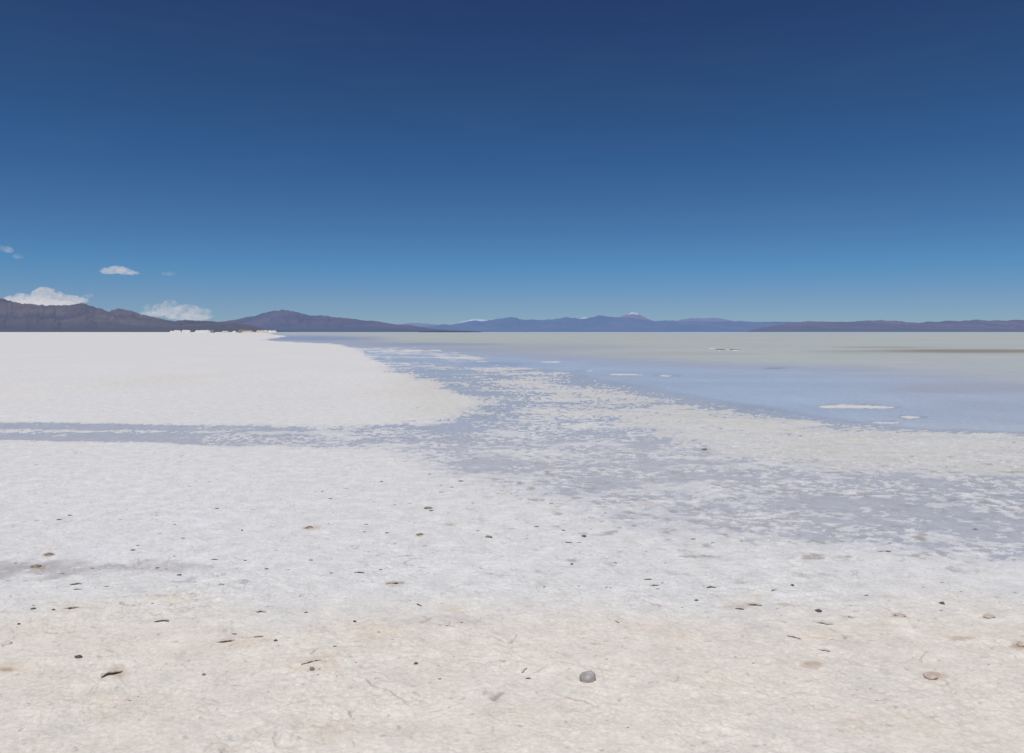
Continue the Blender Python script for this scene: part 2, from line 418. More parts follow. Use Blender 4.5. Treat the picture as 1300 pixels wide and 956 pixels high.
# cracks and prints hold brown dust
dust = np.clip(crack * 0.85 * smooth(620, 760, py) + pit * 0.22, 0, 1)
C = mixc(C, np.array([0.33, 0.26, 0.20]), dust * 0.75)
dry_n = (1 - smooth(6, 16, r))
gr = fbm(X, Y, 0.035, 2, 260) * (1 - smooth(5, 14, r)) + fbm(X, Y, 0.21, 3, 262) * (1 - smooth(20, 60, r))
ln = np.abs(fbm(X * 0.6, Y, 0.115, 2, 290))
lmask = smooth(0.0, 0.28, fbm(X, Y, 0.16, 2, 292)) * smooth(540, 600, py) * smooth(2.0, 3.2, r) * (1 - smooth(12, 20, r))
line = np.exp(-(ln / 0.045) ** 2) * lmask
C = mixc(C, C * np.array([0.66, 0.64, 0.63]), line * 0.40 * (0.5 + 0.5 * smooth(-0.2, 0.3, fbm(X, Y, 1.4, 2, 294))))
crumb = np.clip(fbm(X * 0.8, Y, 0.06, 2, 296) - 0.30, 0, 1) * 4 * smooth(520, 560, py) * smooth(760, 700, py) * (1 - smooth(14, 22, r))
C = mixc(C, np.array([0.86, 0.855, 0.845]), np.clip(crumb, 0, 0.7) * smooth(-0.1, 0.25, d))
strk = fbm(X * 0.55, Y, 0.16, 3, 266) * (1 - smooth(9, 26, r))
C = C * (1 + 0.08 * np.clip(gr, -1, 1) + 0.06 * np.clip(strk, -1, 1) - 0.04 * np.clip(-pop, 0, 1) * dry_n)[..., None]
C = C * (1 + 0.035 * fbm(X, Y * 0.7, 4.0, 3, 270))[..., None]
speck = np.clip(fbm(X, Y, 0.05, 2, 280) - 0.46, 0, 1) * 3 * (1 - smooth(7, 16, r))
C = mixc(C, np.array([0.42, 0.38, 0.34]), np.clip(speck, 0, .5))
C = np.clip(C, 0.02, 0.88)

P = np.stack([X, Y, z], -1)
me = grid_mesh('salt_flat', P, closed=False)
col_attr(me, 'salt_colour', C)
f_attr(me, 'damp', damp_n)
ground = bpy.data.objects.new('ground', me); COL.objects.link(ground)
tag(ground, 'broad flat of white salt crust, buff and cracked in the foreground', kind='structure')

m, nt = new_mat('salt'); N = NT(nt)
out = N.n('ShaderNodeOutputMaterial'); bs = N.n('ShaderNodeBsdfPrincipled')
N.l(bs.outputs[0], out.inputs[0])
ca = N.n('ShaderNodeAttribute', attribute_name='salt_colour'); da = N.n('ShaderNodeAttribute', attribute_name='damp')
geo = N.n('ShaderNodeNewGeometry')
def mapped(scale):
    mp = N.n('ShaderNodeMapping'); mp.inputs['Scale'].default_value = scale
    N.l(geo.outputs['Position'], mp.inputs['Vector']); return mp.outputs[0]
def nz(scale, detail, vec, rough=0.6):
    t = N.n('ShaderNodeTexNoise'); t.inputs['Scale'].default_value = scale; t.inputs['Detail'].default_value = detail
    t.inputs['Roughness'].default_value = rough; N.l(vec, t.inputs['Vector']); return t.outputs[0]
fineN = nz(60, 4, mapped((1, 1, 1)), 0.7)
midN = nz(7, 6, mapped((1, 0.8, 1)), 0.65)
mr = N.n('ShaderNodeMapRange'); mr.inputs['From Min'].default_value = 0.3; mr.inputs['From Max'].default_value = 0.7
mr.inputs['To Min'].default_value = 0.87; mr.inputs['To Max'].default_value = 1.10; N.l(fineN, mr.inputs['Value'])
mr2 = N.n('ShaderNodeMapRange'); mr2.inputs['From Min'].default_value = 0.3; mr2.inputs['From Max'].default_value = 0.7
mr2.inputs['To Min'].default_value = 0.91; mr2.inputs['To Max'].default_value = 1.06; N.l(midN, mr2.inputs['Value'])
mm = N.n('ShaderNodeMath', operation='MULTIPLY'); N.l(mr.outputs[0], mm.inputs[0]); N.l(mr2.outputs[0], mm.inputs[1])
vm = N.n('ShaderNodeVectorMath', operation='SCALE'); N.l(ca.outputs['Color'], vm.inputs[0]); N.l(mm.outputs[0], vm.inputs['Scale'])
N.l(vm.outputs[0], bs.inputs['Base Color'])
rr = N.n('ShaderNodeMapRange'); rr.inputs['To Min'].default_value = 0.92; rr.inputs['To Max'].default_value = 0.42
N.l(da.outputs['Fac'], rr.inputs['Value']); N.l(rr.outputs[0], bs.inputs['Roughness'])
bs.inputs['Specular IOR Level'].default_value = 0.22
bmp = N.n('ShaderNodeBump'); bmp.inputs['Distance'].default_value = 0.002; bmp.inputs['Strength'].default_value = 0.55
hn = nz(140, 3, mapped((1, 1, 1)), 0.6); N.l(hn, bmp.inputs['Height'])
bmp2 = N.n('ShaderNodeBump'); bmp2.inputs['Distance'].default_value = 0.010; bmp2.inputs['Strength'].default_value = 0.75
hn2 = nz(22, 5, mapped((1, 1, 1)), 0.65); N.l(hn2, bmp2.inputs['Height']); N.l(bmp.outputs[0], bmp2.inputs['Normal'])
N.l(bmp2.outputs[0], bs.inputs['Normal'])
me.materials.append(m)

# ---------------------------------------------------------------- the brine sheet (at z = 0, crust stands through it)
wd = np.arange(280, 1400, 2.4)
tw = np.concatenate([np.linspace(-1.05, math.atan((-60 - 650) / F), 20), np.arctan((np.arange(-56, 280, 4.0) - 650) / F), np.arctan((wd - 650) / F), np.linspace(0.66, 1.3, 40)])
pw = np.concatenate([np.arange(760, 470, -2.0), np.arange(470, 424, -0.6), np.arange(424, 422, -0.2)])
rw = CAM_H * F / (pw - HOR)
rw = np.concatenate([rw, np.geomspace(rw[-1] * 1.1, 118000, 30)])
TW, RW = np.meshgrid(tw, rw)
XW = RW * np.sin(TW); YW = RW * np.cos(TW)
pxw, pyw = to_px(XW, YW)
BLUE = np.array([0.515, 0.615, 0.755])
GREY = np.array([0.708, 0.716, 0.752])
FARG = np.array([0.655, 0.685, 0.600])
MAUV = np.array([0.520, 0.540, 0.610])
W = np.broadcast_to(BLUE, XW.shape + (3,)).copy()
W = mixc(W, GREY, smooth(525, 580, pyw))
W = mixc(W, GREY, smooth(420, 300, pxw) * smooth(480, 520, pyw) * 0.4)
# how far out the milky green-grey brine begins depends on the bearing
lim = np.interp(pxw, [300, 400, 500, 600, 700, 800, 900, 1000, 1100, 1200, 1300, 1500], [425, 428, 436, 444, 450, 456, 462, 465, 468, 476, 488, 500])
lim = lim + 1.6 * fbm(XW, YW * 0.3, 12, 3, 300)
W = mixc(W, MAUV, smooth(12, 2, pyw - lim) * 0.75)
W = mixc(W, FARG, smooth(3, -9, pyw - lim) * 0.95)
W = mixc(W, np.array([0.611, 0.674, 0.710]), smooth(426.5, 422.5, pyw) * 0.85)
def ellw(cx, cy, rx, ry): return 1 - smooth(0.3, 1.2, np.hypot((pxw - cx) / rx, (pyw - cy) / ry) + 0.15 * gnoise(XW / 6, YW / 14, 33))
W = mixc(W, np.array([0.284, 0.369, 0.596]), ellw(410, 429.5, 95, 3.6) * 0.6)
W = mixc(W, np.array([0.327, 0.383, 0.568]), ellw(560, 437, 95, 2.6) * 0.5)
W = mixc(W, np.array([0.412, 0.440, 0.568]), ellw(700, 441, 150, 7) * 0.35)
W = mixc(W, np.array([0.440, 0.412, 0.312]), ellw(1120, 441, 90, 1.4) * 0.7)
W = mixc(W, np.array([0.596, 0.540, 0.369]), ellw(1350, 448, 160, 3.0) * 0.5)
W = mixc(W, np.array([0.511, 0.568, 0.497]), ellw(1150, 447.5, 200, 5.0) * 0.4)
W = mixc(W, np.array([0.653, 0.682, 0.710]), ellw(1200, 474, 150, 3.0) * 0.55)
W = mixc(W, np.array([0.653, 0.682, 0.682]), ellw(1060, 459, 170, 2.0) * 0.4)
W = mixc(W, np.array([0.483, 0.447, 0.525]), ellw(1220, 494, 120, 9) * 0.65)
W = mixc(W, np.array([0.511, 0.469, 0.511]), ellw(860, 449, 150, 3.4) * 0.4)
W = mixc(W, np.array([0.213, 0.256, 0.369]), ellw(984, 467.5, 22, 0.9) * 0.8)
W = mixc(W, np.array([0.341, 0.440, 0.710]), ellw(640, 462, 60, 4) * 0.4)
W = mixc(W, np.array([0.56, 0.585, 0.64]), smooth(960, 1250, pxw) * smooth(440, 470, pyw) * 0.45)
bands = fbm(XW * 0.10, YW, 38, 3, 330) * smooth(520, 470, pyw)
W = mixc(W, np.array([0.70, 0.66, 0.56]), np.clip(bands, 0, 1) * smooth(4, -6, pyw - lim) * 0.55)
W = mixc(W, np.array([0.52, 0.56, 0.58]), np.clip(-bands, 0, 1) * 0.6)
W = mixc(W, np.array([0.41, 0.33, 0.25]), ellw(1240, 445.5, 190, 2.9) * 0.95)
W = W * (1 + 0.10 * fbm(XW * 0.12, YW, 2.2, 3, 340) * smooth(440, 470, pyw))[..., None]
W = W * (1 + 0.05 * fbm(XW, YW * 0.5, 9, 4, 310) + 0.04 * fbm(XW, YW * 0.4, 80, 3, 320))[..., None]
W = np.clip(W, 0.02, 0.9)
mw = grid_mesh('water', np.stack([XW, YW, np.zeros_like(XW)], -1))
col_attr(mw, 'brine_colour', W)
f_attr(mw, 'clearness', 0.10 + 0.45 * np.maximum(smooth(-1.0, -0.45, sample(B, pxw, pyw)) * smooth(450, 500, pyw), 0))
water = bpy.data.objects.new('water', mw); COL.objects.link(water)
tag(water, 'shallow milky blue brine spreading over the salt to the horizon', kind='structure')
m, nt = new_mat('brine'); N = NT(nt)
out = N.n('ShaderNodeOutputMaterial'); bs = N.n('ShaderNodeBsdfPrincipled'); N.l(bs.outputs[0], out.inputs[0])
geo = N.n('ShaderNodeNewGeometry')
ca = N.n('ShaderNodeAttribute', attribute_name='brine_colour')
n1 = nz(9, 6, mapped((1, 0.7, 1)), 0.7)
mr = N.n('ShaderNodeMapRange'); mr.inputs['From Min'].default_value = 0.3; mr.inputs['From Max'].default_value = 0.7
mr.inputs['To Min'].default_value = 0.86; mr.inputs['To Max'].default_value = 1.12; N.l(n1, mr.inputs['Value'])
n2 = nz(0.8, 6, mapped((1, 0.45, 1)), 0.65)
mr2 = N.n('ShaderNodeMapRange'); mr2.inputs['From Min'].default_value = 0.3; mr2.inputs['From Max'].default_value = 0.7
mr2.inputs['To Min'].default_value = 0.95; mr2.inputs['To Max'].default_value = 1.05; N.l(n2, mr2.inputs['Value'])
mm = N.n('ShaderNodeMath', operation='MULTIPLY'); N.l(mr.outputs[0], mm.inputs[0]); N.l(mr2.outputs[0], mm.inputs[1])
vm = N.n('ShaderNodeVectorMath', operation='SCALE'); N.l(ca.outputs['Color'], vm.inputs[0]); N.l(mm.outputs[0], vm.inputs['Scale'])
N.l(vm.outputs[0], bs.inputs['Base Color'])
bs.inputs['Roughness'].default_value = 0.38; bs.inputs['IOR'].default_value = 1.33
bs.inputs['Specular IOR Level'].default_value = 0.35
bmp = N.n('ShaderNodeBump'); bmp.inputs['Distance'].default_value = 0.004; bmp.inputs['Strength'].default_value = 0.35
hn = nz(12, 4, mapped((1, 1, 1)), 0.6); N.l(hn, bmp.inputs['Height']); N.l(bmp.outputs[0], bs.inputs['Normal'])
tr = N.n('ShaderNodeBsdfTransparent'); ms = N.n('ShaderNodeMixShader')
cla = N.n('ShaderNodeAttribute', attribute_name='clearness'); N.l(cla.outputs['Fac'], ms.inputs[0])
N.l(bs.outputs[0], ms.inputs[1]); N.l(tr.outputs[0], ms.inputs[2]); N.l(ms.outputs[0], out.inputs[0])
mw.materials.append(m)

# ---------------------------------------------------------------- mountains
def rock_mat(name, low, high, haze_glow, hz, snow=None, snow_z=None, scale=0.0009):
    m, nt = new_mat(name)
    global N, geo
    N = NT(nt)
    out = N.n('ShaderNodeOutputMaterial'); df = N.n('ShaderNodeBsdfDiffuse')
    geo = N.n('ShaderNodeNewGeometry')
    t = nz(scale, 8, mapped((1, 0.35, 2.2)), 0.68)
    cr = N.n('ShaderNodeValToRGB')
    cr.color_ramp.elements[0].position = 0.36; cr.color_ramp.elements[1].position = 0.66
    cr.color_ramp.elements[0].color = (*low, 1); cr.color_ramp.elements[1].color = (*high, 1)
    N.l(t, cr.inputs[0])
    c = cr.outputs[0]
    # gravel plain at the foot: greyer and greener
    sx = N.n('ShaderNodeSeparateXYZ'); N.l(geo.outputs['Position'], sx.inputs[0])
    if snow is not None:
        ra = N.n('ShaderNodeMath', operation='MULTIPLY_ADD'); N.l(t, ra.inputs[0]); ra.inputs[1].default_value = 500; N.l(sx.outputs['Z'], ra.inputs[2])
        mr = N.n('ShaderNodeMapRange'); mr.inputs['From Min'].default_value = snow_z + 220; mr.inputs['From Max'].default_value = snow_z + 330
        N.l(ra.outputs[0], mr.inputs['Value'])
        mx = N.n('ShaderNodeMix', data_type='RGBA'); N.l(mr.outputs[0], mx.inputs[0]); N.l(c, mx.inputs[6]); mx.inputs[7].default_value = (*snow, 1)
        c = mx.outputs[2]
    else:
        mr = N.n('ShaderNodeMapRange'); mr.inputs['From Min'].default_value = 150; mr.inputs['From Max'].default_value = 20
        N.l(sx.outputs['Z'], mr.inputs['Value'])
        mx = N.n('ShaderNodeMix', data_type='RGBA'); N.l(mr.outputs[0], mx.inputs[0]); N.l(c, mx.inputs[6])
        mx.inputs[7].default_value = (low[0] * 0.95 + .004, low[1] * 1.12, low[2] * 0.82, 1)
        c = mx.outputs[2]
    N.l(c, df.inputs['Color'])
    em = N.n('ShaderNodeEmission'); em.inputs['Color'].default_value = (*haze_glow, 1); em.inputs['Strength'].default_value = 1.0  # aerial perspective painted as an even glow over rock already tinted blue
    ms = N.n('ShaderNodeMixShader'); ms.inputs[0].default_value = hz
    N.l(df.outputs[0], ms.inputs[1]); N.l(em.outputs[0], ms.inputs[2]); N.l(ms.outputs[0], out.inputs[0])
    return m

def mountain(name, label, sil, dist, depth, mat, seed, gully=0.32, foot=0.35, rows=34, step=1.2, wander=0.06):
    """sil: ridge line as bearings and heights read from the photo; dist: metres to the ridge"""
    s = np.array(sil, float)
    pxs = np.arange(s[0, 0], s[-1, 0] + 0.1, step)
    ys = np.interp(pxs, s[:, 0], s[:, 1])
    k = np.array([1, 2, 3, 2, 1.]) / 9
    ys = np.convolve(np.pad(ys, 2, mode='edge'), k, mode='valid')
    ang = np.arctan((pxs - 650) / F)
    xw = pxs * dist / F
    H = (HOR - ys) / F * dist + CAM_H
    H = np.maximum(H, 0.0)
    jag = 0.08 * np.abs(fbm(pxs, pxs * 0, 16, 4, seed)) + 0.06 * fbm(pxs, pxs * 0, 7, 3, seed + 9)
    H = H * (1 + jag * smooth(0, 12, (HOR - ys)))
    v = np.concatenate([np.linspace(0, 1, rows), np.linspace(1.08, 2, 8)])
    VV, PX = np.meshgrid(v, pxs, indexing='ij'); _, HH = np.meshgrid(v, H, indexing='ij'); _, AA = np.meshgrid(v, ang, indexing='ij')
    Yd = dist + (VV - 1) * depth + wander * dist * 0.3 * fbm(PX, VV * 0, 120, 2, seed + 5)
    t = VV
    prof = np.where(t <= 1, foot * smooth(0, 0.55, t) * 0.9 + (1 - foot * 0.9) * np.clip((t - 0.25) / 0.75, 0, 1) ** 1.35, 1 - 0.9 * smooth(1, 2, t))
    wpx = PX + 14 * gnoise(PX / 30, VV * 2.4, seed + 3)
    rid = 1 - np.abs(fbm(wpx, VV * 26, 26, 4, seed + 20)) * 2.2
    env = np.sin(np.clip(t, 0, 1) * math.pi) ** 0.8
    Z = HH * prof * (1 - gully * env * (1 - np.clip(rid, 0, 1))) + HH * 0.10 * env * fbm(PX, VV * 20, 12, 3, seed + 30)
    # broad spurs
    Z = Z * (1 - 0.28 * env * np.clip(0.5 + fbm(PX + 18 * VV, VV * 6, 60, 2, seed + 40), 0, 1))
    Z = np.maximum(Z, 0) ; Z[0, :] = -30; Z[-1, :] = -30
    # keep intermediate relief below the sight line of the ridge
    lim = (HH - CAM_H) * Yd / dist + CAM_H
    Z = np.where((VV < 1) & (VV > 0), np.minimum(Z, lim * 0.97), Z)
    ridge = np.argmin(np.abs(v - 1.0))
    Z[ridge] = (HH[ridge] - CAM_H) * Yd[ridge] / dist + CAM_H
    Xd = np.tan(AA) * Yd
    me = grid_mesh(name, np.stack([Xd, Yd, Z], -1))
    me.materials.append(mat)
    o = bpy.data.objects.new(name, me); COL.objects.link(o)
    tag(o, label, kind='structure')
    return o

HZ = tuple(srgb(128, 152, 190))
mat_left = rock_mat('left_range_rock', (0.075, 0.082, 0.118), (0.235, 0.195, 0.195), tuple(srgb(100, 110, 140)), 0.52)  # wider spread of rock tones paints in the look of sunlit slopes
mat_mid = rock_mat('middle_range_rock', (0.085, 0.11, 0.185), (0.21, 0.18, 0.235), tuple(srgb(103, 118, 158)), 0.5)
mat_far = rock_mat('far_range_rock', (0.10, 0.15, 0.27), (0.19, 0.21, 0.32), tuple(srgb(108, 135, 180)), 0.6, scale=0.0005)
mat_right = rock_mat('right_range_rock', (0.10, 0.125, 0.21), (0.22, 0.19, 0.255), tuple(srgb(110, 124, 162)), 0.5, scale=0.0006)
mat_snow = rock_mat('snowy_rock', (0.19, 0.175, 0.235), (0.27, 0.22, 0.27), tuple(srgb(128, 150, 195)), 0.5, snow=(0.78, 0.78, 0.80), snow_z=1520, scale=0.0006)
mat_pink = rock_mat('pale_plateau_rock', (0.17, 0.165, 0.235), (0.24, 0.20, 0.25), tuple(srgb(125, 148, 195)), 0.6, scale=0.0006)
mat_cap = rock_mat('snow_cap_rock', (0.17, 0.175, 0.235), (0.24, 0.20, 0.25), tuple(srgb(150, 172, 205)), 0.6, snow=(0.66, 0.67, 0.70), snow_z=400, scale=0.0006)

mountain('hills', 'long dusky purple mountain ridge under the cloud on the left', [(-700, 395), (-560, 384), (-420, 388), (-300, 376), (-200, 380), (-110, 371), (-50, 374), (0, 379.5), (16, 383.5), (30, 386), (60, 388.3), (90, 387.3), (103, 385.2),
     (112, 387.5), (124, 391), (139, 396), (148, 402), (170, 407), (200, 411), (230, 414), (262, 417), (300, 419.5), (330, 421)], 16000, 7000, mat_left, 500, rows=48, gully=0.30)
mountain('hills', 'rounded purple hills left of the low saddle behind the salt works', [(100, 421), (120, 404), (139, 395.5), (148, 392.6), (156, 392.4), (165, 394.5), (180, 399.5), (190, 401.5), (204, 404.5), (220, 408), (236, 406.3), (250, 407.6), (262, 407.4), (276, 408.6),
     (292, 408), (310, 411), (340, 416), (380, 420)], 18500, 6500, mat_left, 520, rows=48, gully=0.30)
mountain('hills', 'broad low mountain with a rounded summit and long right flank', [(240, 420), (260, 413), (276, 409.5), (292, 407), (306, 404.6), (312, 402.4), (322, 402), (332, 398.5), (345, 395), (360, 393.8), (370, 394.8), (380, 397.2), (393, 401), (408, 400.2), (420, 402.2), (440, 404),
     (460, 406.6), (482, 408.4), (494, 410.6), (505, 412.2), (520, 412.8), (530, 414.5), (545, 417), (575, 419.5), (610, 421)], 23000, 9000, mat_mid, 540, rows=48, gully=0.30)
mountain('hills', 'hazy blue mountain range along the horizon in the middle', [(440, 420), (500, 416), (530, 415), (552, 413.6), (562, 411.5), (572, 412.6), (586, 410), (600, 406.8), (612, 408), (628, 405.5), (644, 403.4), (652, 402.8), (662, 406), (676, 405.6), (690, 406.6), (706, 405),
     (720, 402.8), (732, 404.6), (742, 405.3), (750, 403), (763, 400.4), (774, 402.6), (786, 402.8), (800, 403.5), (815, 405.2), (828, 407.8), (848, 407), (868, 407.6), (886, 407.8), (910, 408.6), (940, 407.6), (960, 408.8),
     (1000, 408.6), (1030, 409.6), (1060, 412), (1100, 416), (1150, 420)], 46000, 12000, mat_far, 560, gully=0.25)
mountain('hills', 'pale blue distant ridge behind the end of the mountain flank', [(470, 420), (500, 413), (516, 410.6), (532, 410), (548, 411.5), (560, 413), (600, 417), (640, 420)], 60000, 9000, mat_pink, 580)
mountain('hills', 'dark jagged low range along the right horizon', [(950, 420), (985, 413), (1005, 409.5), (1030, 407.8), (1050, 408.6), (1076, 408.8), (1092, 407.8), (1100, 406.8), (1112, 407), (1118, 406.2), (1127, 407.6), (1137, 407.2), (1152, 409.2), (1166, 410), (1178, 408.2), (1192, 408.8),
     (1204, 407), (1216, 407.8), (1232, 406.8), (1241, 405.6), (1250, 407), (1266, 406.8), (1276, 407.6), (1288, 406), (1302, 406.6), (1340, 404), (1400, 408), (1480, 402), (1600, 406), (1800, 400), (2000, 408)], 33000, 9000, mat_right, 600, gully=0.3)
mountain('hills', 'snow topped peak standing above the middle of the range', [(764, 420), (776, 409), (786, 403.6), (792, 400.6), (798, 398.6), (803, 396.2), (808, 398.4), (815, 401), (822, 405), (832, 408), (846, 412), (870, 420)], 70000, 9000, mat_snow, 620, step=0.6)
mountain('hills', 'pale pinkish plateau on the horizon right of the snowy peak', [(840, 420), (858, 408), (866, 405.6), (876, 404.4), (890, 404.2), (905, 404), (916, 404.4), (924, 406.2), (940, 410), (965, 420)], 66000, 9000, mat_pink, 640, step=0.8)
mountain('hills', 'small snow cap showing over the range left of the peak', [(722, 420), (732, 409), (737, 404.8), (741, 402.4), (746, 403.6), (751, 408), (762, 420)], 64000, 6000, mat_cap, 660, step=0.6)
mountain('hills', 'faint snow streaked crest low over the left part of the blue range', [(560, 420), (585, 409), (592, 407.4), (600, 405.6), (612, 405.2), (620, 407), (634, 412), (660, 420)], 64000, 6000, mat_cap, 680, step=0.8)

# low dark bank far across the brine
def bank(name, label, x0, x1, dist, h, mat, seed):
    xs = np.linspace(x0, x1, 60); v = np.linspace(0, 1, 9)
    VV, PX = np.meshgrid(v, xs, indexing='ij')
    Yd = dist + VV * dist * 0.06
    Z = h * np.sin(VV * math.pi) ** 0.7 * np.sin(np.clip((PX - x0) / (x1 - x0), 0, 1) * math.pi) ** 0.35 * (1 + 0.35 * fbm(PX, VV * 10, 9, 3, seed)) - 0.1
    me = grid_mesh(name, np.stack([(PX - 650) / F * Yd, Yd, Z], -1)); me.materials.append(mat)
    o = bpy.data.objects.new(name, me); COL.objects.link(o); tag(o, label, kind='structure'); return o
m, nt = new_mat('dark_scrub'); N = NT(nt)
out = N.n('ShaderNodeOutputMaterial'); df = N.n('ShaderNodeBsdfDiffuse'); geo = N.n('ShaderNodeNewGeometry')
cr = N.n('ShaderNodeValToRGB'); cr.color_ramp.elements[0].color = (0.05, 0.05, 0.055, 1); cr.color_ramp.elements[1].color = (0.13, 0.115, 0.11, 1)
N.l(nz(0.02, 5, mapped((1, 0.3, 1))), cr.inputs[0]); N.l(cr.outputs[0], df.inputs[0]); N.l(df.outputs[0], out.inputs[0])
scrub = m
bank('island', 'thin dark bank lying on the horizon where brine meets the blue range', 530, 612, 4200, 5.5, scrub, 700)
bank('shore', 'thin brown strip of land at the foot of the left mountains', -700, 232, 9500, 9.0, scrub, 710)

# ---------------------------------------------------------------- salt works heaps on the far edge
def heap_mat(name, a, b, sc):
    m, nt = new_mat(name)
    global N, geo
    N = NT(nt)
    out = N.n('ShaderNodeOutputMaterial'); bs = N.n('ShaderNodeBsdfPrincipled'); geo = N.n('ShaderNodeNewGeometry')
    bs.inputs['Roughness'].default_value = 0.9; bs.inputs['Specular IOR Level'].default_value = 0.2
    t = nz(sc, 6, mapped((1, 1, 1)), 0.65)
    cr = N.n('ShaderNodeValToRGB'); cr.color_ramp.elements[0].position = 0.35; cr.color_ramp.elements[1].position = 0.65
    cr.color_ramp.elements[0].color = (*a, 1); cr.color_ramp.elements[1].color = (*b, 1)
    N.l(t, cr.inputs[0]); N.l(cr.outputs[0], bs.inputs['Base Color'])
    bmp = N.n('ShaderNodeBump'); bmp.inputs['Strength'].default_value = 0.6; bmp.inputs['Distance'].default_value = 0.06 / sc
    N.l(t, bmp.inputs['Height']); N.l(bmp.outputs[0], bs.inputs['Normal'])
    N.l(bs.outputs[0], out.inputs[0])
    return m
heap_white = heap_mat('heaped_salt', (0.66, 0.63, 0.58), (0.80, 0.78, 0.74), 0.3)
heap_tan = heap_mat('dirty_heaped_salt', (0.50, 0.42, 0.36), (0.72, 0.66, 0.59), 0.3)
heap_brown = heap_mat('brown_earth', (0.22, 0.17, 0.155), (0.34, 0.28, 0.255), 0.3)
def heap(px0, px1, topy, label, mat, seed, peaks=2, name='salt_heap', dist=1500):
    """a dumped heap: overlapping cones run together, slumped sides"""
    w = (px1 - px0) / F * dist; h = (422.9 - topy) / F * dist * 1.12
    cx = ((px0 + px1) / 2 - 650) / F * dist
    nx, ny = 40, 24
    u = np.linspace(-1, 1, nx); v = np.linspace(-1, 1, ny)
    VV, UU = np.meshgrid(v, u, indexing='ij')
    dep = max(w * 0.45, h * 2.2)
    Z = np.zeros_like(UU)
    rr_ = random.Random(seed)
    for k in range(peaks):
        c = (-0.72 + 1.44 * (k + 0.5) / peaks) + rr_.uniform(-.06, .06)
        Z = np.maximum(Z, (rr_.uniform(0.82, 1.0)) * np.clip(1.0 - np.abs(UU - c) * peaks / 1.55 * 0.55 - np.abs(VV) * 0.95, 0, 1) ** 0.8)
    Z = Z * smooth(1.0, 0.78, np.abs(UU)) * smooth(1.0, 0.8, np.abs(VV))
    Z = h * np.clip(Z * 1.25, 0, 1.0) * (1 + 0.10 * fbm(UU * 6, VV * 6, 1, 3, seed)) - 0.15
    me = grid_mesh(name, np.stack([UU * w / 2, VV * dep / 2, Z], -1)); me.materials.append(mat)
    o = bpy.data.objects.new(name, me); COL.objects.link(o); o.location = (cx, dist, 0.03)
    tag(o, label, 'salt heap' if mat is not heap_brown else 'earth heap', 'heaps of the salt works on the far edge')
    return o
heap(215.5, 220.5, 420.6, 'tiny white salt heap at the left end of the far row', heap_white, 1, 1)
heap(219.5, 231, 419.9, 'low wide white salt heap second from the left end of the far row', heap_white, 2, 2)
heap(230, 243, 419.6, 'wide white salt heap just left of the dark gap in the far row', heap_white, 3, 3, dist=1520)
heap(246, 268, 419.7, 'longest flat topped white salt heap of the far row', heap_white, 4, 4)
heap(265.5, 272.5, 419.7, 'short brown earth heap against the right end of the longest salt heap', heap_brown, 5, 1, 'earth_heap', dist=1530)
heap(281, 291, 420.8, 'low grey salt heap in the dark gap of the far row', heap_tan, 6, 2, dist=1600)
heap(295, 300, 420.6, 'tiny lone white heap midway along the far row', heap_white, 7, 1)
heap(301, 322, 419.2, 'long reddish brown earth heap right of the lone white heap', heap_brown, 8, 4, 'earth_heap')
heap(306, 324, 421.0, 'dirty cream salt spread in front of the reddish earth heap', heap_tan, 9, 3, dist=1460)
heap(324, 341, 419.9, 'cream salt heap near the right end of the far row', heap_tan, 10, 3)
heap(338, 352, 420.2, 'pale salt heap at the right end of the far row by the blue water', heap_white, 11, 2, dist=1540)

# crust lumps standing in the brine
lump_white = heap_mat('lump_salt', (0.62, 0.61, 0.58), (0.76, 0.75, 0.73), 14)
lump_mud = heap_mat('lump_mud', (0.16, 0.145, 0.135), (0.32, 0.29, 0.27), 10)

def rock_mesh(name, sx, sy, sz, seed, sub=3, rough=0.22, flat=0.0, angular=0.0):
    bm = bmesh.new(); bmesh.ops.create_icosphere(bm, subdivisions=sub, radius=1)
    off = Vector((seed * 3.17, seed * 1.71, seed * 0.93))
    for v in bm.verts:
        p = v.co.copy()
        k = 1 + rough * mnoise.noise(p * 1.1 + off) * 1.6 + rough * 0.7 * mnoise.noise(p * 2.6 + off) + rough * 0.35 * mnoise.noise(p * 6 + off)
        if angular:
            for q in range(7):
                rr2 = random.Random(seed * 13 + q)
                nrm = Vector((rr2.uniform(-1, 1), rr2.uniform(-1, 1), rr2.uniform(-0.4, 1))).normalized()
                dd = (p * k).dot(nrm)
                lim_ = 0.72 + 0.1 * rr2.random()
                if dd > lim_: p = p - nrm * (dd - lim_) * angular / k
        v.co = Vector((p.x * k * sx, p.y * k * sy, p.z * k * sz))
        if v.co.z < -0.35 * sz: v.co.z = -0.35 * sz
    me = bpy.data.meshes.new(name); bm.to_mesh(me); bm.free()
    for p in me.polygons: p.use_smooth = True
    return me

def gz(x, y):
    return float(surface(np.array([x]), np.array([y]))[0][0])

def place(me, name, px, py, mat, label, cat, group=None, rz=0.0, lift=0.0, rx=0.0, ry=0.0):
    x, y = at(px, py)
    if len(me.materials) == 0: me.materials.append(mat)
    o = bpy.data.objects.new(name, me); COL.objects.link(o)
    o.location = (x, y, max(gz(x, y), 0.0) + lift); o.rotation_euler = (rx, ry, rz)
    tag(o, label, cat, group)
    return o

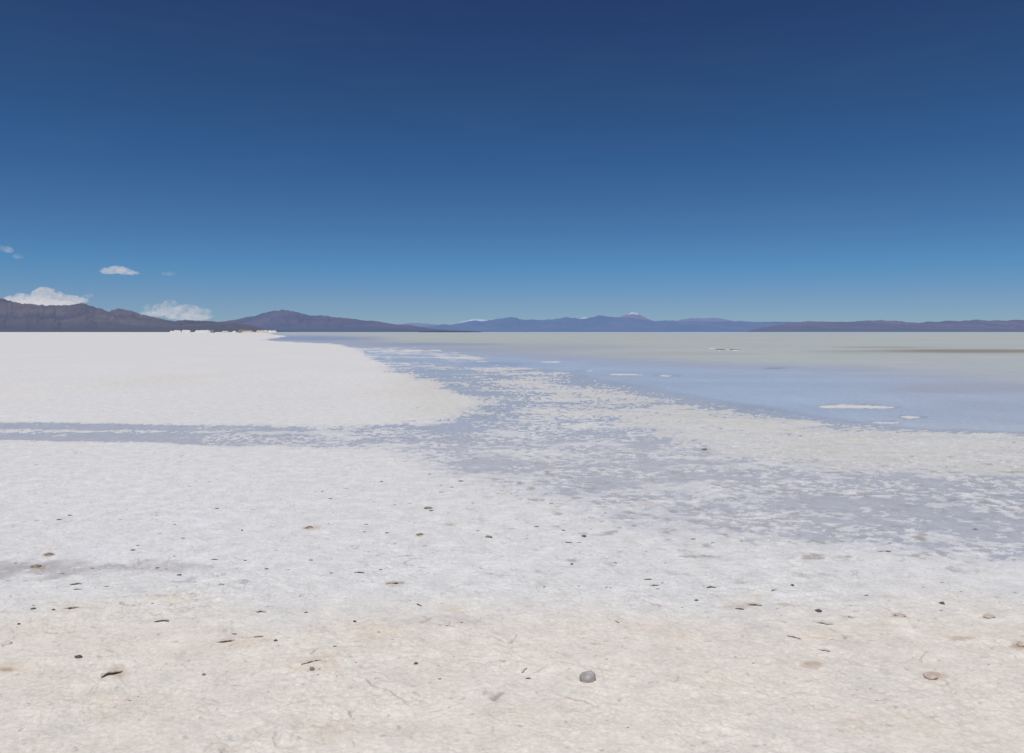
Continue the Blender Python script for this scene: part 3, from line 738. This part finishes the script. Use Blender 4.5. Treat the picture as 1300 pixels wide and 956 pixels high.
# row of lumps far out (about 78 m)
place(rock_mesh('mud_ridge', 1.05, 0.9, 0.055, 21, 4, 0.4), 'mud_ridge', 921, 443.9, lump_mud, 'long dark mud ridge between small white salt lumps out in the brine', 'mud ridge')
for i, (a, b_, s, lab) in enumerate([(905, 443.0, 0.33, 'white salt lump at the far left of the dark mud ridge in the brine'), (913.5, 445.6, 0.21, 'small bright white salt lump in front of the dark mud ridge'),
                             (923, 444.4, 0.24, 'pinkish white salt lump in the middle of the dark mud ridge'), (934, 445.2, 0.24, 'white salt lump at the right end of the dark mud ridge')]):
    place(rock_mesh('salt_lump', s, s * 0.9, 0.07, 30 + i, 3, 0.3), 'salt_lump', a, b_, lump_white, lab, 'salt lump', 'salt lumps around the mud ridge')

# ---------------------------------------------------------------- stones, clods and lifted crust in the foreground
def stone_mat(name, a, b, sc=30, rough=0.8):
    m = heap_mat(name, a, b, sc); return m
dark_stone = stone_mat('dark_stone', (0.07, 0.066, 0.075), (0.17, 0.16, 0.165), 60)
grey_stone = stone_mat('grey_stone', (0.33, 0.31, 0.295), (0.56, 0.535, 0.51), 40)
brown_clod = stone_mat('brown_clod', (0.20, 0.155, 0.12), (0.42, 0.34, 0.27), 60)
crust_m = stone_mat('lifted_crust', (0.62, 0.57, 0.52), (0.74, 0.70, 0.66), 50)
tan_crust = stone_mat('tan_crust', (0.50, 0.41, 0.33), (0.68, 0.60, 0.52), 50)

def pxsize(py): return (CAM_H * F / (py - HOR)) / F   # metres per photo pixel at that depth

def stone(px, py, wpx, hpx, label, mat=dark_stone, seed=1, cat='stone', name='stone', angular=0.6, group=None, dy=0.8):
    s = pxsize(py) * 0.88; w = wpx * s / 2; h = hpx * s / 1.25
    me = rock_mesh(name, w, w * dy, h, seed, 3, 0.30, angular=angular + 0.3)
    return place(me, name, px, py, mat, label, cat, group, rz=random.uniform(-0.4, 0.4), lift=h * 0.12)

def flake(px, py, wpx, label, seed, mat=None, rise=0.35, rz=0.3, thick=0.006, elong=0.45, name='crust_flake', group=None, cat='crust flake'):
    """a curled plate of crust lifted along one edge, open and dark beneath"""
    s = pxsize(py); w = wpx * s / 2
    rr_ = random.Random(seed)
    nu, nv = 18, 8
    bm = bmesh.new()
    top = []; bot = []
    for j in range(nv):
        rt = []; rb = []
        for i in range(nu):
            u = -1 + 2 * i / (nu - 1); v = j / (nv - 1)
            edge = 1 - 0.45 * abs(u) ** 2.2 + 0.4 * mnoise.noise(Vector((u * 2.3, seed * 1.3, 0))) + 0.2 * mnoise.noise(Vector((u * 7, seed * 1.3, 3)))
            x = u * w * (1 - 0.12 * v); y = (v - 0.25) * 2 * w * elong * edge + 0.25 * w * elong * math.sin(u * 2 + seed)
            zz = 0.8 * rise * w * (1 - v) ** 1.7 * (1 - 0.85 * abs(u) ** 1.5) * (1 + 0.75 * mnoise.noise(Vector((u * 3.1, seed * 2.7, 4.0)))) + 0.05 * w * mnoise.noise(Vector((x / w * 3, y / w * 3, seed)))
            tk = min(thick, 0.07 * w)
            rt.append(bm.verts.new((x, y, zz + tk))); rb.append(bm.verts.new((x, y, zz - tk * (0.3 + 0.7 * v))))
        top.append(rt); bot.append(rb)
    for j in range(nv - 1):
        for i in range(nu - 1):
            bm.faces.new((top[j][i], top[j][i + 1], top[j + 1][i + 1], top[j + 1][i]))
            bm.faces.new((bot[j][i], bot[j + 1][i], bot[j + 1][i + 1], bot[j][i + 1]))
    for i in range(nu - 1):
        bm.faces.new((top[0][i], bot[0][i], bot[0][i + 1], top[0][i + 1]))
        bm.faces.new((top[-1][i], top[-1][i + 1], bot[-1][i + 1], bot[-1][i]))
    for j in range(nv - 1):
        bm.faces.new((top[j][0], top[j + 1][0], bot[j + 1][0], bot[j][0]))
        bm.faces.new((top[j][-1], bot[j][-1], bot[j + 1][-1], top[j + 1][-1]))
    bmesh.ops.recalc_face_normals(bm, faces=bm.faces)
    me = bpy.data.meshes.new(name); bm.to_mesh(me); bm.free()
    for p in me.polygons: p.use_smooth = True
    return place(me, name, px, py, mat or crust_m, label, cat, group, rz=rz, lift=0.001)

stone(745, 866, 23, 17, 'rounded pale grey stone, the biggest stone on the foreground salt', grey_stone, 3, angular=0.4, dy=0.75)
stone(100.5, 838, 11.5, 4.2, 'dark lens shaped stone alone on buff salt at lower left', dark_stone, 4)
stone(1196, 768.5, 9.5, 3.4, 'dark oval stone on pale salt at right with a smaller grey chip below', dark_stone, 5)
stone(1195, 776, 5, 1.6, 'small grey chip just below the dark oval stone at right', grey_stone, 6)
stone(350, 816, 6.5, 2.6, 'small dark stone right of the row of lifted crust at lower left', dark_stone, 7)
stone(528, 845, 7.5, 3.2, 'dark brown stone on buff salt near the bottom, left of the grey stone', dark_stone, 8)
stone(450, 791.5, 5, 2.6, 'small dark stone at the left edge of a yellowish patch', dark_stone, 9)
stone(1006, 745, 5, 2.6, 'small black stone right of the centre on whitish grey salt', dark_stone, 10)
stone(307.5, 674.5, 3.2, 2.6, 'tiny round black stone below the bright salt patch at left', dark_stone, 11)
stone(726, 718, 4, 2.4, 'tiny black stone on grey salt near the middle', dark_stone, 12)
stone(228, 731.5, 8, 2.4, 'dark flat stone at the right end of the grey brown stain', dark_stone, 13)
stone(741, 682, 8, 2.2, 'thin dark stone lying flat right of centre near the wet flat', dark_stone, 14)
stone(620, 683, 10, 2.6, 'dark brown clod with a thin tail on the middle salt', brown_clod, 15, 'clod', 'clod')
stone(533, 680, 9, 3.2, 'rusty brown clod left of the middle of the salt', brown_clod, 16, 'clod', 'clod')
stone(543, 647, 14, 3.0, 'wide dark brown clod near the edge of the wet ruts', brown_clod, 17, 'clod', 'clod')
stone(46, 721, 13, 3.4, 'brown clod on the grey brown stain at the left edge', brown_clod, 18, 'clod', 'clod')
stone(62, 706, 12, 3.0, 'brown clod above the grey brown stain at the left edge', brown_clod, 19, 'clod', 'clod')
stone(393, 671, 12, 2.8, 'reddish brown clod on a faint brown streak right of the bright patch', brown_clod, 20, 'clod', 'clod')
stone(396, 853, 8, 5.0, 'dark clod standing on a yellow patch at the bottom left', brown_clod, 21, 'clod', 'clod')
stone(259, 859, 6, 3.0, 'dark pointed clod near the bottom between two cracks', brown_clod, 22, 'clod', 'clod')
stone(1255, 785, 17, 4.0, 'tan flat clod of crust near the right edge', tan_crust, 23, 'clod', 'clod')
stone(1142, 785.5, 17, 2.6, 'thin tan crust clod left of the one near the right edge', tan_crust, 24, 'clod', 'clod')
stone(1183, 861, 21, 4.4, 'orange tan flat clod at the bottom right', tan_crust, 25, 'clod', 'clod')
stone(1297, 823, 14, 4.4, 'tan clod cut by the right edge of the photograph', tan_crust, 26, 'clod', 'clod')
stone(894, 571, 10, 2.2, 'dark mud clod on the rim of the pale crust tongue', lump_mud, 27, 'clod', 'clod')
stone(1238, 672, 6, 1.8, 'small dark clod in the wet grey flat at right', lump_mud, 28, 'clod', 'clod')
stone(8, 820, 15, 5.5, 'pale round lump of salt crust at the left edge', crust_m, 29, 'clod', 'clod', 0.2)
stone(42, 775, 8, 2.0, 'dark sliver of stone on buff salt at far left', dark_stone, 31)
stone(68, 777, 6, 2.0, 'dark chip of stone beside a long sliver at far left', dark_stone, 32)
stone(24, 794, 5, 2.6, 'dark pointed stone on buff salt close to the left edge', dark_stone, 33)
stone(884, 764, 6, 2.2, 'black chip below a lifted crust plate right of the middle', dark_stone, 34)
stone(1039, 777, 10, 2.8, 'dark peaked stone on grey salt right of a group of dark chips', dark_stone, 35)

flake(1122, 701.5, 18, 'thick white slab of salt lying loose below the wet flat', 40, crust_m, rise=0.10, rz=0.15, thick=0.02, elong=0.5)
flake(142, 857, 26, 'large tan plate of crust lifted over a black gap at the bottom left', 41, tan_crust, rise=0.42, rz=0.75)
flake(287, 816, 22, 'arched plate of crust lifted over a dark gap at lower left', 42, crust_m, rise=0.30, rz=0.35)
flake(328, 811, 12, 'small arched crust plate right of the larger arched one', 43, crust_m, rise=0.28, rz=0.1)
flake(96, 743.5, 14, 'dark edged crust plate just below the grey brown stain', 44, tan_crust, rise=0.3, rz=0.2)
flake(98, 750, 11, 'short crust plate directly below a dark edged plate', 45, crust_m, rise=0.35, rz=-0.1)
flake(88, 774, 22, 'long thin brown edged crust plate slanting up on the left', 46, tan_crust, rise=0.2, rz=0.65, elong=0.25)
flake(205, 791, 18, 'crescent shaped crust plate below the yellowish patch at left', 47, crust_m, rise=0.3, rz=0.4)
flake(532, 770, 12, 'narrow dark crust sliver pointing down to the right', 48, brown_clod, rise=0.3, rz=-0.9, elong=0.22)
flake(831, 744.5, 14, 'ring shaped crust plate right of centre under a dark one', 49, crust_m, rise=0.32, rz=0.0)
flake(822, 737, 12, 'dark edged crust plate above a ring shaped one', 50, crust_m, rise=0.35, rz=0.1)
flake(903, 748, 12, 'dark edged crust plate left of two small black stones', 51, tan_crust, rise=0.35, rz=-0.3)
flake(983, 751, 9, 'brown edged crust plate beside a small black stone', 52, tan_crust, rise=0.3, rz=0.3)
flake(958, 770, 18, 'broad reddish edged crust plate in the group of dark chips', 53, tan_crust, rise=0.25, rz=-0.05)
flake(939, 775, 11, 'small dark edged plate at the left end of the group of chips', 54, brown_clod, rise=0.3, rz=-0.1)
flake(1045, 793, 26, 'long curved crust plate slanting down to the right above a yellow patch', 55, crust_m, rise=0.18, rz=-0.35, elong=0.3)
flake(1008, 812, 18, 'crack edged crust plate at the left of a yellow patch', 56, crust_m, rise=0.25, rz=-0.8, elong=0.3)
flake(666, 853, 14, 'upright crust sliver beside the grey stone at the bottom', 57, crust_m, rise=0.3, rz=1.0, elong=0.3)
flake(670, 863, 11, 'flat dark edged crust chip left of the grey stone', 58, tan_crust, rise=0.3, rz=-0.2)
flake(501, 742, 24, 'wide brown edged crust plate in the middle left of the salt', 59, tan_crust, rise=0.12, rz=0.2, elong=0.35)
flake(456, 729, 13, 'thin dark edged plate left of a wide brown edged one', 60, crust_m, rise=0.35, rz=0.2)
flake(722, 691, 10, 'hollow little crust ring below a thin dark stone', 61, crust_m, rise=0.35, rz=-0.3)
flake(272, 712, 9, 'small horseshoe of lifted crust at left middle', 62, crust_m, rise=0.4, rz=0.1)
flake(281, 745, 9, 'ragged dark edged crust bump below a small horseshoe', 63, tan_crust, rise=0.45, rz=0.0)
flake(395, 845, 26, 'long crack edged crust plate over the yellow patch at bottom', 64, crust_m, rise=0.16, rz=0.5, elong=0.3)
flake(331, 779, 14, 'arched crust ring on the seam between grey and buff salt', 65, crust_m, rise=0.3, rz=0.0)
flake(1046, 828, 16, 'thin arched crust plate below the yellow patch at right', 66, crust_m, rise=0.22, rz=-0.15, elong=0.3)
flake(783, 793, 8, 'dark edged sliver of crust at the top of a yellow patch right of centre', 67, tan_crust, rise=0.35, rz=-0.8, elong=0.3)

# scattered chips that nothing in the photo tells apart
small = [(89, 655), (75, 661), (161, 648), (199, 656), (222, 658), (222, 667), (275, 647), (321, 648), (418, 665), (203, 679), (232, 685), (175, 694), (169, 700),
         (244, 696), (221, 708), (50, 730), (79, 729), (127, 725), (117, 723), (311, 713), (338, 724), (365, 725), (211, 724), (200, 723), (135, 746), (170, 751), (221, 756),
         (194, 768), (308, 812), (297, 807), (238, 841), (389, 779), (411, 798), (425, 824), (465, 667), (491, 678), (681, 670), (781, 716), (483, 724), (480, 804), (499, 814),
         (586, 793), (452, 844), (691, 747), (710, 750), (661, 707), (558, 864), (1079, 786), (1196, 741), (1288, 754), (1003, 689), (750, 673), (715, 675), (640, 692), (607, 676),
         (575, 700), (540, 694), (468, 702), (480, 706), (447, 694), (520, 640), (548, 650), (768, 652), (770, 643), (700, 640), (632, 628), (650, 622), (905, 690), (1172, 747),
         (1220, 752), (1130, 690), (880, 686), (930, 786), (866, 772), (1100, 757), (350, 700), (10, 738), (20, 716), (420, 729), (395, 713), (640, 842), (1090, 742), (1265, 760),
         (735, 745), (770, 748), (610, 722), (755, 705), (560, 626), (600, 640), (585, 612), (545, 603), (660, 612), (700, 626), (735, 690), (820, 700), (845, 716)]
chips = [rock_mesh('crust_chip', 1, 0.8, 0.42, 200 + k, 2, 0.3, angular=0.5) for k in range(6)]
chips += [rock_mesh('crust_chip', 1, 0.45, 0.16, 210 + k, 2, 0.5, angular=0.3) for k in range(4)]
for k, c in enumerate(chips): c.materials.append([dark_stone, brown_clod, lump_mud, tan_crust, brown_clod][k % 5])
rs = random.Random(5)
def chip(px, py, s):
    x, y = at(px, py)
    me = chips[rs.randrange(10)]
    o = bpy.data.objects.new('crust_chip', me); COL.objects.link(o)
    o.location = (x, y, max(gz(x, y), 0) + 0.04 * s); o.scale = (s, s * rs.uniform(0.35, 0.8), s * rs.uniform(0.3, 0.7))
    o.rotation_euler = (0, 0, rs.uniform(-0.5, 0.5))
    tag(o, 'tiny dark chip of crust scattered on the pale salt', 'crust chip', 'tiny dark chips scattered over the pale salt')
for (a, b_) in small: chip(a, b_, pxsize(b_) * rs.uniform(1.8, 3.6))
centres = [(rs.uniform(0, 1300), rs.uniform(600, 945)) for _ in range(26)] + [(520, 650), (600, 650), (560, 630), (480, 680), (600, 680), (660, 640), (700, 680), (180, 660), (260, 690), (930, 770), (60, 725), (840, 742), (90, 765)]
for _ in range(150):
    a0, b0 = rs.choice(centres)
    a = a0 + rs.gauss(0, 34); b_ = b0 + rs.gauss(0, 9)
    if b_ < 660 and a > 760 or b_ < 590 or b_ > 950: continue
    chip(a, b_, pxsize(b_) * min(3.6, 0.95 * math.exp(rs.gauss(0.3, 0.5))))

# ---------------------------------------------------------------- sky and sun
SUN_EL, SUN_AZ = 70.0, 200.0      # azimuth measured clockwise from +Y (view direction)
w = bpy.data.worlds.new('World'); scene.world = w; w.use_nodes = True
nt = w.node_tree
for n_ in list(nt.nodes): nt.nodes.remove(n_)
N = NT(nt)
out = N.n('ShaderNodeOutputWorld'); bg = N.n('ShaderNodeBackground')
sky = N.n('ShaderNodeTexSky'); sky.sky_type = 'NISHITA'; sky.sun_disc = False
sky.sun_elevation = R(SUN_EL); sky.sun_rotation = R(SUN_AZ)
sky.altitude = 3400; sky.air_density = 1.0; sky.dust_density = 0.3; sky.ozone_density = 1.6
# the thin, dry air of the high plateau: deeper blue overhead than the model gives
SKY_T = [(383, (195, 221, 233), (122, 158, 193)), (342, (163, 194, 222), (90, 142, 188)), (282, (137, 168, 206), (73, 117, 168)),
         (202, (113, 142, 182), (53, 94, 144)), (110, (97, 124, 163), (44, 77, 122)), (5, (87, 112, 150), (39, 63, 109))]
tcw = N.n('ShaderNodeTexCoord'); sxw = N.n('ShaderNodeSeparateXYZ'); N.l(tcw.outputs['Generated'], sxw.inputs[0])
crw = N.n('ShaderNodeValToRGB'); e = crw.color_ramp.elements
for i_, (y_, a_, b_) in enumerate(SKY_T):
    pos = math.sin(math.atan((HOR - y_) / F)); c_ = srgb(*b_) / srgb(*a_)
    el_ = e[i_] if i_ < 2 else e.new(pos)
    el_.position = pos; el_.color = (*c_, 1)
N.l(sxw.outputs['Z'], crw.inputs[0])
mxw = N.n('ShaderNodeMix', data_type='RGBA', blend_type='MULTIPLY'); mxw.inputs[0].default_value = 1.0
N.l(sky.outputs[0], mxw.inputs[6]); N.l(crw.outputs[0], mxw.inputs[7])
# barely visible veils of cirrus
mpw = N.n('ShaderNodeMapping'); mpw.inputs['Scale'].default_value = (2.2, 1.2, 15); mpw.inputs['Rotation'].default_value = (0, 0.08, 0); N.l(tcw.outputs['Generated'], mpw.inputs['Vector'])
nw = N.n('ShaderNodeTexNoise'); nw.inputs['Scale'].default_value = 2.3; nw.inputs['Detail'].default_value = 6; nw.inputs['Roughness'].default_value = 0.6; N.l(mpw.outputs[0], nw.inputs['Vector'])
mrw = N.n('ShaderNodeMapRange'); mrw.inputs['From Min'].default_value = 0.5; mrw.inputs['From Max'].default_value = 0.8; mrw.inputs['To Max'].default_value = 0.011; N.l(nw.outputs[0], mrw.inputs['Value'])
mxc = N.n('ShaderNodeMix', data_type='RGBA'); N.l(mrw.outputs[0], mxc.inputs[0]); N.l(mxw.outputs[2], mxc.inputs[6]); mxc.inputs[7].default_value = (4.5, 5.2, 6.0, 1)
N.l(mxc.outputs[2], bg.inputs[0])
bg.inputs[1].default_value = 0.10
N.l(bg.outputs[0], out.inputs[0])
sd = bpy.data.lights.new('sun', 'SUN'); sd.energy = 2.9; sd.angle = R(0.53); sd.color = (1.0, 0.965, 0.92)
so = bpy.data.objects.new('sun', sd); COL.objects.link(so)
az, el = R(SUN_AZ), R(SUN_EL)
dirv = Vector((math.sin(az) * math.cos(el), math.cos(az) * math.cos(el), math.sin(el)))
so.rotation_euler = dirv.to_track_quat('Z', 'Y').to_euler()
so.location = (0, -20, 30)

scene.view_settings.view_transform = 'Standard'; scene.view_settings.look = 'None'
scene.view_settings.exposure = 0.0; scene.view_settings.gamma = 1.0
scene.cycles.sample_clamp_indirect = 1.5; scene.cycles.sample_clamp_direct = 6.0
scene.cycles.caustics_reflective = False; scene.cycles.caustics_refractive = False
scene.cycles.volume_bounces = 8; scene.cycles.max_bounces = 12
scene.cycles.use_denoising = True; scene.cycles.denoising_input_passes = 'RGB_ALBEDO_NORMAL'; scene.cycles.denoising_prefilter = 'ACCURATE'
